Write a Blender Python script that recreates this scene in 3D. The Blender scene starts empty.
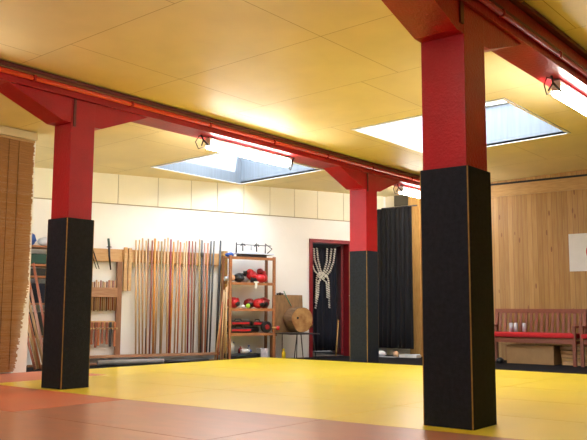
import bpy, bmesh, math, random
from mathutils import Vector, Matrix
random.seed(7)
SC = bpy.context.scene
COL = SC.collection
PI = math.pi

# ------------------------------------------------------------------ materials
MATS = {}
def mat(name, col, rough=0.6, noise=0.0, nscale=8.0, bump=0.0, bscale=40.0, metal=0.0, spec=0.5, stretch=None, col2=None, emit=None, estr=0.0, coat=0.0):
    if name in MATS: return MATS[name]
    m = bpy.data.materials.new(name); m.use_nodes = True
    nt = m.node_tree; N = nt.nodes; L = nt.links
    b = N['Principled BSDF']
    b.inputs['Base Color'].default_value = (*col, 1)
    b.inputs['Roughness'].default_value = rough
    b.inputs['Metallic'].default_value = metal
    b.inputs['Specular IOR Level'].default_value = spec
    b.inputs['Coat Weight'].default_value = coat; b.inputs['Coat Roughness'].default_value = 0.28
    tc = N.new('ShaderNodeTexCoord'); mp = N.new('ShaderNodeMapping')
    L.new(tc.outputs['Object'], mp.inputs[0])
    if stretch: mp.inputs['Scale'].default_value = stretch
    if noise > 0 or col2:
        n = N.new('ShaderNodeTexNoise'); n.inputs['Scale'].default_value = nscale; n.inputs['Detail'].default_value = 5
        L.new(mp.outputs[0], n.inputs['Vector'])
        r = N.new('ShaderNodeMapRange'); r.inputs['From Min'].default_value = 0.3; r.inputs['From Max'].default_value = 0.7
        L.new(n.outputs[0], r.inputs['Value'])
        mx = N.new('ShaderNodeMix'); mx.data_type = 'RGBA'
        c2 = col2 if col2 else tuple(c * (1 - noise) for c in col)
        mx.inputs['A'].default_value = (*col, 1); mx.inputs['B'].default_value = (*c2, 1)
        L.new(r.outputs[0], mx.inputs['Factor']); L.new(mx.outputs['Result'], b.inputs['Base Color'])
    if bump > 0:
        n2 = N.new('ShaderNodeTexNoise'); n2.inputs['Scale'].default_value = bscale; n2.inputs['Detail'].default_value = 3
        L.new(mp.outputs[0], n2.inputs['Vector'])
        bp = N.new('ShaderNodeBump'); bp.inputs['Strength'].default_value = bump; bp.inputs['Distance'].default_value = 0.02
        L.new(n2.outputs[0], bp.inputs['Height']); L.new(bp.outputs[0], b.inputs['Normal'])
    if emit:
        b.inputs['Emission Color'].default_value = (*emit, 1); b.inputs['Emission Strength'].default_value = estr
    MATS[name] = m
    return m

def wood(name, a, b, rough=0.5, axis='x', s=1.0):
    st = {'x': (1.5, 14, 14), 'y': (14, 1.5, 14), 'z': (14, 14, 1.5)}[axis]
    return mat(name, a, rough, col2=b, nscale=4 * s, stretch=st, bump=0.05, bscale=10)

def panel_wall_mat():                     # vertical pine boards with knots
    m = bpy.data.materials.new('pine_boarding'); m.use_nodes = True
    nt = m.node_tree; N = nt.nodes; L = nt.links; b = N['Principled BSDF']
    b.inputs['Roughness'].default_value = 0.42
    tc = N.new('ShaderNodeTexCoord'); sp = N.new('ShaderNodeSeparateXYZ'); L.new(tc.outputs['Object'], sp.inputs[0])
    def math_(op, a, v=None, c=None):
        n = N.new('ShaderNodeMath'); n.operation = op
        for i, q in enumerate((a, v, c)):
            if q is None: continue
            if isinstance(q, (int, float)): n.inputs[i].default_value = q
            else: L.new(q, n.inputs[i])
        return n.outputs[0]
    W = 0.092
    yb = math_('DIVIDE', sp.outputs['Y'], W)
    idx = math_('FLOOR', yb); fr = math_('FRACT', yb)
    wn = N.new('ShaderNodeTexWhiteNoise'); wn.noise_dimensions = '1D'; L.new(idx, wn.inputs['W'])
    cr = N.new('ShaderNodeValToRGB'); cr.color_ramp.elements[0].color = (0.37, 0.205, 0.06, 1); cr.color_ramp.elements[1].color = (0.48, 0.29, 0.095, 1)
    L.new(wn.outputs['Value'], cr.inputs[0])
    mp = N.new('ShaderNodeMapping'); mp.inputs['Scale'].default_value = (20, 20, 1.2); L.new(tc.outputs['Object'], mp.inputs[0])
    gn = N.new('ShaderNodeTexNoise'); gn.inputs['Scale'].default_value = 2.2; gn.inputs['Detail'].default_value = 4; L.new(mp.outputs[0], gn.inputs['Vector'])
    mx = N.new('ShaderNodeMix'); mx.data_type = 'RGBA'; mx.blend_type = 'MULTIPLY'
    mr = N.new('ShaderNodeMapRange'); mr.inputs['From Min'].default_value = .35; mr.inputs['From Max'].default_value = .65; mr.inputs['To Max'].default_value = .55
    L.new(gn.outputs[0], mr.inputs[0]); L.new(mr.outputs[0], mx.inputs['Factor']); L.new(cr.outputs[0], mx.inputs['A']); mx.inputs['B'].default_value = (0.72, 0.55, 0.35, 1)
    # knots
    mv = N.new('ShaderNodeMapping'); mv.inputs['Scale'].default_value = (0.0, 1 / W, 3.0); L.new(tc.outputs['Object'], mv.inputs[0])
    vo = N.new('ShaderNodeTexVoronoi'); vo.inputs['Scale'].default_value = 1.0; vo.inputs['Randomness'].default_value = .8; L.new(mv.outputs[0], vo.inputs['Vector'])
    kn = math_('LESS_THAN', vo.outputs['Distance'], 0.15)
    mk = N.new('ShaderNodeMix'); mk.data_type = 'RGBA'; L.new(kn, mk.inputs['Factor']); L.new(mx.outputs['Result'], mk.inputs['A']); mk.inputs['B'].default_value = (0.22, 0.09, 0.03, 1)
    # grooves
    g1 = math_('LESS_THAN', fr, 0.07)
    mg = N.new('ShaderNodeMix'); mg.data_type = 'RGBA'; L.new(g1, mg.inputs['Factor']); L.new(mk.outputs['Result'], mg.inputs['A']); mg.inputs['B'].default_value = (0.24, 0.12, 0.04, 1)
    L.new(mg.outputs['Result'], b.inputs['Base Color'])
    return m

def ceiling_mat(name='ceiling_panels', base=(0.78, 0.66, 0.37), base2=(0.76, 0.64, 0.355)):
    m = bpy.data.materials.new(name); m.use_nodes = True
    nt = m.node_tree; N = nt.nodes; L = nt.links; b = N['Principled BSDF']
    b.inputs['Roughness'].default_value = 0.55
    tc = N.new('ShaderNodeTexCoord'); mp = N.new('ShaderNodeMapping'); L.new(tc.outputs['Object'], mp.inputs[0])
    # brick rows run across X (1.36 m), bricks along Y (1.85 m)
    sp = N.new('ShaderNodeSeparateXYZ'); L.new(tc.outputs['Object'], sp.inputs[0])
    cb = N.new('ShaderNodeCombineXYZ')
    a1 = N.new('ShaderNodeMath'); a1.operation = 'ADD'; a1.inputs[1].default_value = -4.07 + 1.85 * 4; L.new(sp.outputs['Y'], a1.inputs[0])
    a2 = N.new('ShaderNodeMath'); a2.operation = 'ADD'; a2.inputs[1].default_value = -6.87 + 1.365 * 12; L.new(sp.outputs['X'], a2.inputs[0])
    L.new(a1.outputs[0], cb.inputs[0]); L.new(a2.outputs[0], cb.inputs[1])
    br = N.new('ShaderNodeTexBrick'); br.offset = 0.75; br.offset_frequency = 3
    br.inputs['Scale'].default_value = 1.0; br.inputs['Brick Width'].default_value = 1.85; br.inputs['Row Height'].default_value = 1.365
    br.inputs['Mortar Size'].default_value = 0.004; br.inputs['Mortar Smooth'].default_value = 0.1
    br.inputs['Color1'].default_value = (*base, 1); br.inputs['Color2'].default_value = (*base2, 1)
    br.inputs['Mortar'].default_value = (0.42, 0.30, 0.10, 1)
    L.new(cb.outputs[0], br.inputs['Vector'])
    n = N.new('ShaderNodeTexNoise'); n.inputs['Scale'].default_value = 1.2; n.inputs['Detail'].default_value = 4; L.new(tc.outputs['Object'], n.inputs['Vector'])
    mx = N.new('ShaderNodeMix'); mx.data_type = 'RGBA'; mx.blend_type = 'MULTIPLY'; mx.inputs['Factor'].default_value = 0.25
    L.new(br.outputs['Color'], mx.inputs['A']); L.new(n.outputs['Color'], mx.inputs['B'])
    hs = N.new('ShaderNodeHueSaturation'); hs.inputs['Saturation'].default_value = 0.0; hs.inputs['Value'].default_value = 1.7
    L.new(n.outputs['Color'], hs.inputs['Color']); L.new(hs.outputs[0], mx.inputs['B'])
    L.new(mx.outputs['Result'], b.inputs['Base Color'])
    return m

M = {}
M['floor'] = mat('dark_rubber_floor', (0.006, 0.006, 0.009), 0.9, noise=0.3, spec=.15)
M['ceil'] = ceiling_mat()
M['white'] = mat('white_plaster', (0.90, 0.90, 0.89), 0.75, noise=0.05, nscale=2, bump=0.08, bscale=30)
M['cream'] = mat('cream_panel', (0.88, 0.84, 0.68), 0.7, noise=0.05, nscale=2)
M['groove'] = mat('groove_brown', (0.35, 0.30, 0.2), 0.9)
M['red'] = mat('glossy_red_paint', (0.43, 0.006, 0.014), 0.36, noise=0.2, nscale=5, spec=.35, bump=0.28, bscale=55)
M['redbeam'] = mat('red_beam_paint', (0.38, 0.007, 0.012), 0.40, spec=.35, noise=0.3, nscale=3, bump=0.3, bscale=35)
M['pipe'] = mat('orange_red_pipe', (0.72, 0.06, 0.02), 0.3, noise=0.15)
M['conduit'] = mat('ochre_conduit', (0.33, 0.22, 0.09), 0.5)
M['darkpipe'] = mat('dark_red_conduit', (0.10, 0.008, 0.008), 0.45)
M['pad'] = mat('black_foam_pad', (0.014, 0.018, 0.028), 0.9, noise=0.4, nscale=30, bump=0.5, bscale=140, spec=0.3)
M['tan'] = mat('tan_seam_strip', (0.40, 0.23, 0.06), 0.7, noise=0.35, nscale=20)
M['yellow'] = mat('yellow_mat_vinyl', (0.93, 0.71, 0.02), 0.34, noise=0.08, nscale=2.5, spec=0.8, coat=.7)
M['orange'] = mat('orange_mat_vinyl', (0.52, 0.20, 0.10), 0.36, col2=(0.40, 0.17, 0.10), nscale=3.2, stretch=(2.2, .8, 1), bump=0.03, bscale=60, spec=.7, coat=.6)
M['redmat'] = mat('red_orange_mat_vinyl', (0.60, 0.15, 0.065), 0.42, col2=(0.50, 0.17, 0.085), nscale=1.6, bump=0.15, bscale=200)
M['pink'] = mat('salmon_mat_vinyl', (0.66, 0.24, 0.16), 0.5, noise=0.1, nscale=2)
M['pine'] = panel_wall_mat()
M['pinetrim'] = wood('pine_trim', (0.50, 0.31, 0.11), (0.38, 0.21, 0.07), axis='y')
M['pinepost'] = wood('pine_post', (0.60, 0.36, 0.12), (0.45, 0.25, 0.07), axis='z')
M['black'] = mat('matt_black', (0.012, 0.012, 0.014), 0.8)
M['navy'] = mat('navy_cloth', (0.010, 0.012, 0.026), 0.95, noise=0.4, nscale=8, stretch=(3, 3, .4))
M['darkcloth'] = mat('black_cloth', (0.007, 0.008, 0.013), 0.95, noise=0.4, nscale=6, stretch=(3, 3, .3))
M['doorred'] = mat('maroon_door_paint', (0.25, 0.012, 0.02), 0.4, noise=0.2)
M['rope'] = mat('white_rope', (0.80, 0.78, 0.72), 0.8, noise=0.3, nscale=50)
M['metal'] = mat('grey_steel', (0.45, 0.46, 0.48), 0.35, metal=0.8)
M['darkmetal'] = mat('dark_steel', (0.06, 0.06, 0.07), 0.45, metal=0.6)
M['reed'] = mat('bamboo_reed', (0.42, 0.21, 0.06), 0.75, col2=(0.22, 0.095, 0.028), nscale=3, stretch=(1.5, 1.5, 90))
M['plank'] = wood('pale_plank', (0.62, 0.39, 0.19), (0.50, 0.28, 0.12), axis='x')
M['rackbrown'] = wood('rack_brown', (0.30, 0.14, 0.07), (0.20, 0.08, 0.04), axis='z')
M['rackrail'] = wood('rack_rail', (0.42, 0.22, 0.12), (0.30, 0.14, 0.07), axis='x')
M['shelfw'] = wood('shelf_wood', (0.40, 0.17, 0.07), (0.27, 0.10, 0.04), axis='x')
M['benchw'] = wood('bench_wood', (0.27, 0.075, 0.04), (0.18, 0.05, 0.028), axis='y')
M['redcloth'] = mat('red_cushion_cloth', (0.55, 0.012, 0.018), 0.85, noise=0.2, nscale=8, bump=0.2, bscale=60)
M['gloved'] = mat('red_leather', (0.62, 0.02, 0.03), 0.35, noise=0.2, nscale=10)
M['darkred'] = mat('dark_red_leather', (0.28, 0.015, 0.02), 0.4, noise=0.3, nscale=10)
M['blk'] = mat('black_leather', (0.015, 0.015, 0.018), 0.4)
M['grey'] = mat('grey_plastic', (0.35, 0.37, 0.42), 0.5)
M['silver'] = mat('silver_vinyl', (0.55, 0.58, 0.62), 0.35, metal=0.3)
M['blue'] = mat('blue_cloth', (0.03, 0.10, 0.42), 0.7, noise=0.2)
M['lightblue'] = mat('pale_blue_plastic', (0.62, 0.70, 0.82), 0.5)
M['skin'] = mat('tan_leather', (0.72, 0.45, 0.27), 0.6)
M['green'] = mat('lime_rubber', (0.45, 0.75, 0.06), 0.6)
M['dkgreen'] = mat('dark_green_plastic', (0.012, 0.06, 0.045), 0.5)
M['paper'] = mat('white_paper', (0.80, 0.80, 0.80), 0.7, noise=0.05)
M['yel'] = mat('yellow_plastic', (0.80, 0.58, 0.02), 0.5)
M['card'] = mat('brown_cardboard', (0.36, 0.21, 0.09), 0.8, noise=0.15)
M['cork'] = mat('osb_board', (0.33, 0.19, 0.09), 0.8, noise=0.35, nscale=9, stretch=(2, 2, .7))
M['bark'] = mat('log_bark', (0.22, 0.12, 0.06), 0.85, noise=0.6, nscale=9, stretch=(6, .4, 6), bump=0.6, bscale=12)
M['loge'] = mat('log_end_grain', (0.55, 0.33, 0.14), 0.7, col2=(0.25, 0.10, 0.03), nscale=7, bump=.3, bscale=20)
M['flagw'] = mat('flag_white_cloth', (0.74, 0.73, 0.74), 0.8, noise=0.06)
M['flagr'] = mat('flag_red_cloth', (0.62, 0.02, 0.03), 0.8)
M['tube'] = mat('fluorescent_glow', (1, 1, 1), 0.4, emit=(1.0, 0.95, 0.86), estr=31)
M['lampbody'] = mat('white_enamel', (0.82, 0.82, 0.80), 0.35)
M['wire'] = mat('lamp_wire', (0.12, 0.09, 0.07), 0.5)
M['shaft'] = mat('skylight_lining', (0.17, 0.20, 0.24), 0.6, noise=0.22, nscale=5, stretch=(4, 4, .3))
M['opal'] = None
def opal():
    m = bpy.data.materials.new('clear_glazing'); m.use_nodes = True
    nt = m.node_tree; N = nt.nodes; L = nt.links
    N.remove(N['Principled BSDF'])
    t = N.new('ShaderNodeBsdfTransparent'); t.inputs[0].default_value = (0.92, 0.94, 0.96, 1)
    g = N.new('ShaderNodeBsdfGlossy'); g.inputs['Roughness'].default_value = 0.15
    mx = N.new('ShaderNodeMixShader'); mx.inputs[0].default_value = 0.05
    L.new(t.outputs[0], mx.inputs[1]); L.new(g.outputs[0], mx.inputs[2]); L.new(mx.outputs[0], N['Material Output'].inputs[0])
    return m
M['opal'] = opal()

# ------------------------------------------------------------------ mesh helpers
class MB:
    def __init__(s): s.bm = bmesh.new(); s.mats = []
    def mi(s, m):
        if m is None: return 0
        if m not in s.mats: s.mats.append(m)
        return s.mats.index(m)
    def box(s, x0, y0, z0, x1, y1, z1, m=None, bev=0.0, M4=None):
        vs = [s.bm.verts.new((x, y, z)) for z in (z0, z1) for x, y in ((x0, y0), (x1, y0), (x1, y1), (x0, y1))]
        fs = [s.bm.faces.new([vs[i] for i in f]) for f in ((3, 2, 1, 0), (4, 5, 6, 7), (0, 1, 5, 4), (1, 2, 6, 5), (2, 3, 7, 6), (3, 0, 4, 7))]
        k = s.mi(m)
        for f in fs: f.material_index = k
        if bev > 0:
            es = set(e for f in fs for e in f.edges)
            r = bmesh.ops.bevel(s.bm, geom=list(es), offset=bev, segments=2, affect='EDGES', profile=.6)
            vs = list({v for f in r['faces'] for v in f.verts} | {v for v in vs if v.is_valid})
            for f in r['faces']: f.material_index = k
        if M4: bmesh.ops.transform(s.bm, matrix=M4, verts=vs)
        return s
    def obox(s, c, size, rot=(0, 0, 0), m=None, bev=0.0):
        from mathutils import Euler
        M4 = Matrix.Translation(c) @ Euler(rot).to_matrix().to_4x4()
        a, b, d = (q / 2 for q in size)
        return s.box(-a, -b, -d, a, b, d, m, bev, M4)
    def prism(s, pts, axis, a0, a1, m=None):      # polygon pts (2D) extruded along an axis
        def p3(p, a):
            return {'y': (p[0], a, p[1]), 'x': (a, p[0], p[1]), 'z': (p[0], p[1], a)}[axis]
        v0 = [s.bm.verts.new(p3(p, a0)) for p in pts]; v1 = [s.bm.verts.new(p3(p, a1)) for p in pts]
        n = len(pts); k = s.mi(m); fs = [s.bm.faces.new(v0[::-1]), s.bm.faces.new(v1)]
        for i in range(n): fs.append(s.bm.faces.new((v0[i], v0[(i + 1) % n], v1[(i + 1) % n], v1[i])))
        for f in fs: f.material_index = k
        return s
    def tube(s, pts, r, seg=10, m=None, caps=True):
        pts = [Vector(p) for p in pts]; rs = r if isinstance(r, (list, tuple)) else [r] * len(pts)
        k = s.mi(m); rings = []; prev = None
        for i, p in enumerate(pts):
            t = (pts[min(i + 1, len(pts) - 1)] - pts[max(i - 1, 0)]).normalized()
            if prev is None:
                up = Vector((0, 0, 1)) if abs(t.z) < .9 else Vector((1, 0, 0))
                a = t.cross(up).normalized()
            else: a = (prev - t * prev.dot(t)).normalized()
            prev = a; b = t.cross(a)
            rings.append([s.bm.verts.new(p + (a * math.cos(2 * PI * j / seg) + b * math.sin(2 * PI * j / seg)) * rs[i]) for j in range(seg)])
        for i in range(len(rings) - 1):
            for j in range(seg):
                f = s.bm.faces.new((rings[i][j], rings[i][(j + 1) % seg], rings[i + 1][(j + 1) % seg], rings[i + 1][j])); f.material_index = k; f.smooth = True
        if caps:
            f = s.bm.faces.new(rings[0][::-1]); f.material_index = k
            f = s.bm.faces.new(rings[-1]); f.material_index = k
        return s
    def blob(s, c, r, m=None, seg=14, rot=(0, 0, 0), lump=0.0):
        from mathutils import Euler
        rr = bmesh.ops.create_uvsphere(s.bm, u_segments=seg, v_segments=max(6, seg // 2 + 2), radius=1)
        vs = rr['verts']; k = s.mi(m)
        if lump:
            for v in vs:
                q = v.co; v.co = q * (1 + lump * (math.sin(4 * q.x + 2 * c[0] * 9) * math.cos(5 * q.y) + .5 * math.sin(7 * q.z + q.x * 3)))
        M4 = Matrix.Translation(c) @ Euler(rot).to_matrix().to_4x4() @ Matrix.Diagonal((*r, 1))
        bmesh.ops.transform(s.bm, matrix=M4, verts=vs)
        for f in {f for v in vs for f in v.link_faces}: f.material_index = k; f.smooth = True
        return s
    def lathe(s, prof, c=(0, 0, 0), seg=16, m=None):
        k = s.mi(m); rings = []
        for r, z in prof:
            rings.append([s.bm.verts.new((c[0] + max(r, 1e-4) * math.cos(2 * PI * j / seg), c[1] + max(r, 1e-4) * math.sin(2 * PI * j / seg), c[2] + z)) for j in range(seg)])
        for i in range(len(rings) - 1):
            for j in range(seg):
                f = s.bm.faces.new((rings[i][j], rings[i][(j + 1) % seg], rings[i + 1][(j + 1) % seg], rings[i + 1][j])); f.material_index = k; f.smooth = True
        s.bm.faces.new(rings[0][::-1]).material_index = k; s.bm.faces.new(rings[-1]).material_index = k
        return s
    def build(s, name, m=None, parent=None, loc=None, rz=0.0):
        bmesh.ops.recalc_face_normals(s.bm, faces=s.bm.faces)
        me = bpy.data.meshes.new(name); s.bm.to_mesh(me); s.bm.free()
        ms = s.mats if s.mats and s.mats != [None] else [m]
        for q in ms: me.materials.append(q if q is not None else m)
        o = bpy.data.objects.new(name, me); COL.objects.link(o)
        if parent: o.parent = parent
        if loc: o.location = loc
        if rz: o.rotation_euler = (0, 0, rz)
        return o

def tag(o, label=None, cat=None, group=None, kind=None):
    if label: o['label'] = label
    if cat: o['category'] = cat
    if group: o['group'] = group
    if kind: o['kind'] = kind
    return o
def thing(name, label, cat, loc=(0, 0, 0), rz=0.0, group=None):
    o = bpy.data.objects.new(name, None); COL.objects.link(o)
    o.empty_display_size = .1; o.location = loc; o.rotation_euler = (0, 0, rz)
    return tag(o, label, cat, group)
def struct(o): o['kind'] = 'structure'; return o
def dup(root, loc=None, rz=None, label=None):
    r = root.copy(); COL.objects.link(r)
    if loc is not None: r.location = loc
    if rz is not None: r.rotation_euler = (0, 0, rz)
    if label: r['label'] = label
    for ch in [c for c in COL.objects if c.parent == root]:
        c = ch.copy(); COL.objects.link(c); c.parent = r
        for g in [q for q in COL.objects if q.parent == ch]:
            d = g.copy(); COL.objects.link(d); d.parent = c
    return r

# ------------------------------------------------------------------ layout constants (metres, z = 0 on the mats)
H = 0.80
FZ = -0.08
def ceil_z(y): return 3.404 - 0.03 * y
XW = 13.67                                    # face of the boarded wall
WA = math.radians(-20.9385)                   # run of the white wall
A0 = Vector((7.09, 10.97)); U = Vector((math.cos(WA), math.sin(WA))); Nn = Vector((U.y, -U.x))
def wp(u, d, z=0.0):                          # u along the white wall, d out of it
    p = A0 + U * u + Nn * d
    return (p.x, p.y, z)

# ------------------------------------------------------------------ setting
X0, X1, Y0 = -4.0, XW, -4.0
struct(MB().box(X0 - .2, Y0 - .2, FZ - .1, X1 + 2.5, 15.2, FZ).build('floor', M['floor']))

def ceiling():
    sky = [(8.35, 7.70, 10.45, 9.55), (8.55, 3.65, 10.75, 5.75)]
    def sheet(y0, y1, hole, m, nm):
        mb = MB(); x0, yy0, x1, yy1 = hole
        xs = [X0 - .1, x0, x1, X1 + .1]; ys = [y0, yy0, yy1, y1]
        for i in range(3):
            for j in range(3):
                if i == 1 and j == 1: continue
                a, b, c, d = xs[i], xs[i + 1], ys[j], ys[j + 1]
                vs = [mb.bm.verts.new((x, y, ceil_z(y))) for x, y in ((a, c), (a, d), (b, d), (b, c))]
                mb.bm.faces.new(vs)
        bmesh.ops.remove_doubles(mb.bm, verts=mb.bm.verts, dist=1e-4)
        o = mb.build(nm, m); s = o.modifiers.new('s', 'SOLIDIFY'); s.thickness = .03; s.offset = 1 if o.data.polygons[0].normal.z > 0 else -1
        return struct(o)
    sheet(Y0 - .1, 6.97, sky[1], M['ceil'], 'ceiling')
    sheet(6.97, 13.6, sky[0], M['ceil'], 'ceiling')
    for k, (x0, y0, x1, y1) in enumerate(sky):
        top = 3.86; t = .04
        mb = MB(); e = 0.0
        za, zb = ceil_z(y0) - 0.004, ceil_z(y1) - 0.004
        mb.prism([(y0 - t, za), (y1 + t, zb), (y1 + t, top), (y0 - t, top)], 'x', x0 - t, x0)
        mb.prism([(y0 - t, za), (y1 + t, zb), (y1 + t, top), (y0 - t, top)], 'x', x1, x1 + t)
        mb.box(x0, y0 - t, za, x1, y0, top).box(x0, y1, zb, x1, y1 + t, top)
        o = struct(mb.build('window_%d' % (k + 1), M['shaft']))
        fr = MB()
        fr.box(x0 - t, y0 - t, top, x1 + t, y0 + .05, top + .05).box(x0 - t, y1 - .05, top, x1 + t, y1 + t, top + .05)
        fr.box(x0 - t, y0 + .05, top, x0 + .05, y1 - .05, top + .05).box(x1 - .05, y0 + .05, top, x1 + t, y1 - .05, top + .05)
        fr.build('window_frame', M['lampbody'], o)
        MB().box(x0 + .05, y0 + .05, top + .02, x1 - .05, y1 - .05, top + .03).build('glazing', M['opal'], o)
        tr = MB(); w = .035                       # narrow trim round the opening
        for (a, b, c, d) in ((x0 - w, y0 - w, x1 + w, y0), (x0 - w, y1, x1 + w, y1 + w), (x0 - w, y0, x0, y1), (x1, y0, x1 + w, y1)):
            tr.prism([(b, ceil_z(b) - .012), (d, ceil_z(d) - .012), (d, ceil_z(d) - .002), (b, ceil_z(b) - .002)], 'x', a, c)
        tr.build('trim', M['lampbody'], o)
        L = bpy.data.lights.new('sky_portal', 'AREA'); L.shape = 'RECTANGLE'; L.size = x1 - x0; L.size_y = y1 - y0
        L.cycles.is_portal = True
        lo = bpy.data.objects.new('sky_portal', L); COL.objects.link(lo); lo.location = ((x0 + x1) / 2, (y0 + y1) / 2, top + .10)
ceiling()

# white wall with a doorway (local frame x = u, -y = towards the room)
wr = wp(0, 0, 0)
DU0, DU1, DZ = 5.205, 6.185, 2.185
def whitewall():
    mb = MB(); t = .18
    mb.box(-2.9, 0, FZ, DU0, t, 3.2).box(DU0, 0, DZ, DU1, t, 3.2).box(DU1, 0, FZ, 7.06, t, 3.2)
    struct(mb.build('wall_back', M['white'], loc=wr, rz=WA))
    g = [-2.9, -1.9, -1.15, -.35, .44, 1.38, 2.095, 2.717, 3.227, 3.768, 4.321, 4.859, 5.384, 6.0, 6.6, 7.0]
    mb = MB()
    for a, b in zip(g, g[1:]): mb.box(a + .006, -.02, 2.59, b - .006, -.0065, 3.2, M['cream'])
    mb.box(-2.9, -.006, 2.575, 7.0, -.001, 2.59, M['groove']); mb.box(-2.9, -.006, 2.59, 7.0, -.0015, 3.2, M['groove'])
    struct(mb.build('trim_1', M['cream'], loc=wr, rz=WA))
    # dim room behind the doorway
    mb = MB()
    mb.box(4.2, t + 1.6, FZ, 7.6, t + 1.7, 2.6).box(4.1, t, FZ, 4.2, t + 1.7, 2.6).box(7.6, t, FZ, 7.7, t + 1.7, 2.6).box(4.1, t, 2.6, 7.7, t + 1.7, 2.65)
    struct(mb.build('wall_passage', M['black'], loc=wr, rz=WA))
whitewall()
# boarded wall (x = XW) and its opening with the black curtain
mb = MB(); mb.box(XW, Y0, FZ, XW + .15, 7.62, 3.6)
struct(mb.build('wall_right', M['pine']))
struct(MB().box(XW + .02, 7.60, FZ, XW + .17, 8.46, 3.3, M['cream']).build('wall_right', M['cream']))
struct(MB().box(XW - .03, Y0, 2.93, XW - .001, 7.62, 3.15).build('trim_2', M['pinetrim']))
struct(MB().box(XW - .012, Y0, 3.15, XW - .001, 7.62, 3.19).build('gap_shade_strip', M['black']))  # black strip paints the shade of the gap between header board and ceiling
struct(MB().box(XW - .07, 7.61, FZ, XW - .001, 7.86, 3.16).build('trim_4', M['pinepost']))
struct(MB().box(XW - .02, 7.87, 2.93, XW + .015, 8.22, 3.15, mat('wall_shade_tone', (.10, .085, .06), .8)).build('wall_shade_panel', MATS['wall_shade_tone']))  # shaded wall above the curtain, its shadow put into this panel's dark colour
# walls behind the camera and at the far left
struct(MB().box(X0 - .15, Y0, FZ, X0, 15.0, 3.7).build('wall_left', M['cream']))
struct(MB().box(X0, Y0 - .15, FZ, X1, Y0, 3.7).build('wall_front', M['cream']))
struct(MB().box(X0, 9.04, FZ, 5.84, 9.20, 3.09).build('wall_partition', M['white']))
struct(MB().box(X0, 8.94, 3.02, 5.80, 9.035, 3.12).build('trim_6', mat('beige_board', (.55, .46, .28), .7)))

# ------------------------------------------------------------------ mats
BX = {7.74: 4.68, 5.62: 4.66, 3.50: 4.76, 1.38: 4.86, -.74: 4.9}
ys = [-.74, 1.38, 3.50, 5.62, 7.74, 8.88]
HOLE_R = (4.98, 2.395, 5.376, 2.79); HOLE_L = (4.788, 6.791, 5.142, 7.145)
def tatami(x0a, x0b, x1a, x1b, y0, y1, m, label, group, name='judo_mat', hole=None):
    """slab with sides x0(y), x1(y) between y0 and y1; a pillar passes through hole"""
    g = .0035; mb = MB()
    def quad(xa, xb, xc, xd, ya, yb):                      # xa,xc at ya ; xb,xd at yb
        mb.prism([(xa, ya), (xc, ya), (xd, yb), (xb, yb)], 'z', FZ, 0.0)
    L = lambda y: x0a + (x0b - x0a) * (y - y0) / (y1 - y0)
    R = lambda y: x1a + (x1b - x1a) * (y - y0) / (y1 - y0)
    if not hole:
        quad(L(y0) + g, L(y1) + g, R(y0) - g, R(y1) - g, y0 + g, y1 - g)
    else:
        hx0, hy0, hx1, hy1 = hole
        quad(L(y0) + g, L(hy0) + g, R(y0) - g, R(hy0) - g, y0 + g, hy0)
        quad(L(hy0) + g, L(hy1) + g, hx0, hx0, hy0, hy1); quad(hx1, hx1, R(hy0) - g, R(hy1) - g, hy0, hy1)
        quad(L(hy1) + g, L(y1) + g, R(hy1) - g, R(y1) - g, hy1, y1 - g)
    o = mb.build(name, m); tag(o, label, 'mat', group); return o
PX = 1.1260
names_y = {0: 'nearest the camera', 1: 'beside the large near pillar', 2: 'in the middle', 3: 'beside the left pillar', 4: 'along the weapon racks'}
for j in range(5):
    for i in range(5):
        xa = BX[ys[j]] if i == 0 else 4.72 + PX * i
        xb = (BX[ys[j + 1]] if ys[j + 1] in BX else 6.2) if i == 0 else 4.72 + PX * i
        x1 = 4.72 + PX * (i + 1)
        if j == 4 and i == 0: continue                     # the salmon corner
        if j == 4 and i == 1: xa = xb = 6.25
        hole = HOLE_R if (i, j) == (0, 1) else HOLE_L if (i, j) == (0, 3) else None
        lab, grp = 'yellow judo mat in the open middle of the yellow floor', 'yellow judo mats'
        if hole == HOLE_R: lab = 'yellow judo mat cut around the large near pillar'; grp = None
        elif hole == HOLE_L: lab = 'yellow judo mat cut around the left pillar'; grp = None
        elif j == 4: lab, grp = 'short yellow judo mat in the far row before the weapon racks', 'far row of yellow mats'
        elif i == 4: lab, grp = 'yellow judo mat on the far edge facing bench and doorway', 'yellow mats along the bench side'
        elif i == 0: lab, grp = 'yellow judo mat bordering the orange mats', 'yellow mats at the orange border'
        tatami(xa, xb, x1, x1, ys[j], ys[j + 1], M['yellow'], lab, grp, hole=hole)
# orange field between camera and yellow field
for j in range(5):
    y0, y1 = ys[j], (ys[j + 1] if j < 4 else 9.03)
    ba, bb = BX[y0], BX.get(y1, 4.68)
    if j < 4:
        red = (j == 3)
        tatami(3.52, 3.52, ba, bb, y0, y1, M['redmat'] if j in (0, 3) else M['orange'],
               ['red-orange judo mat bordering the yellow ones, nearest the camera', 'orange-brown judo mat at the foot of the large near pillar', 'orange-brown judo mat bordering the yellow ones, mid-floor',
                'bright red-orange judo mat at the foot of the left pillar'][j], None)
    for i, (xa, xb) in enumerate(((2.394, 3.52), (1.268, 2.394), (.142, 1.268))):
        if j == 4: continue
        tatami(xa, xa, xb, xb, y0, y1, M['orange'], 'worn orange-brown judo mat in the foreground floor', 'foreground orange mats')
tatami(2.394, 2.394, 4.68, 4.68, 7.74, 9.03, M['pink'], 'salmon pink judo mat running out of frame left, below the bamboo blind', None)
tatami(4.68, 4.68, 6.25, 6.25, 7.92, 9.02, M['pink'], 'salmon pink judo mat behind the left pillar', None)
tatami(4.68, 4.68, 6.25, 6.25, 7.74, 7.92, M['yellow'], 'narrow yellow mat strip between salmon and orange mats', None)

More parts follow.
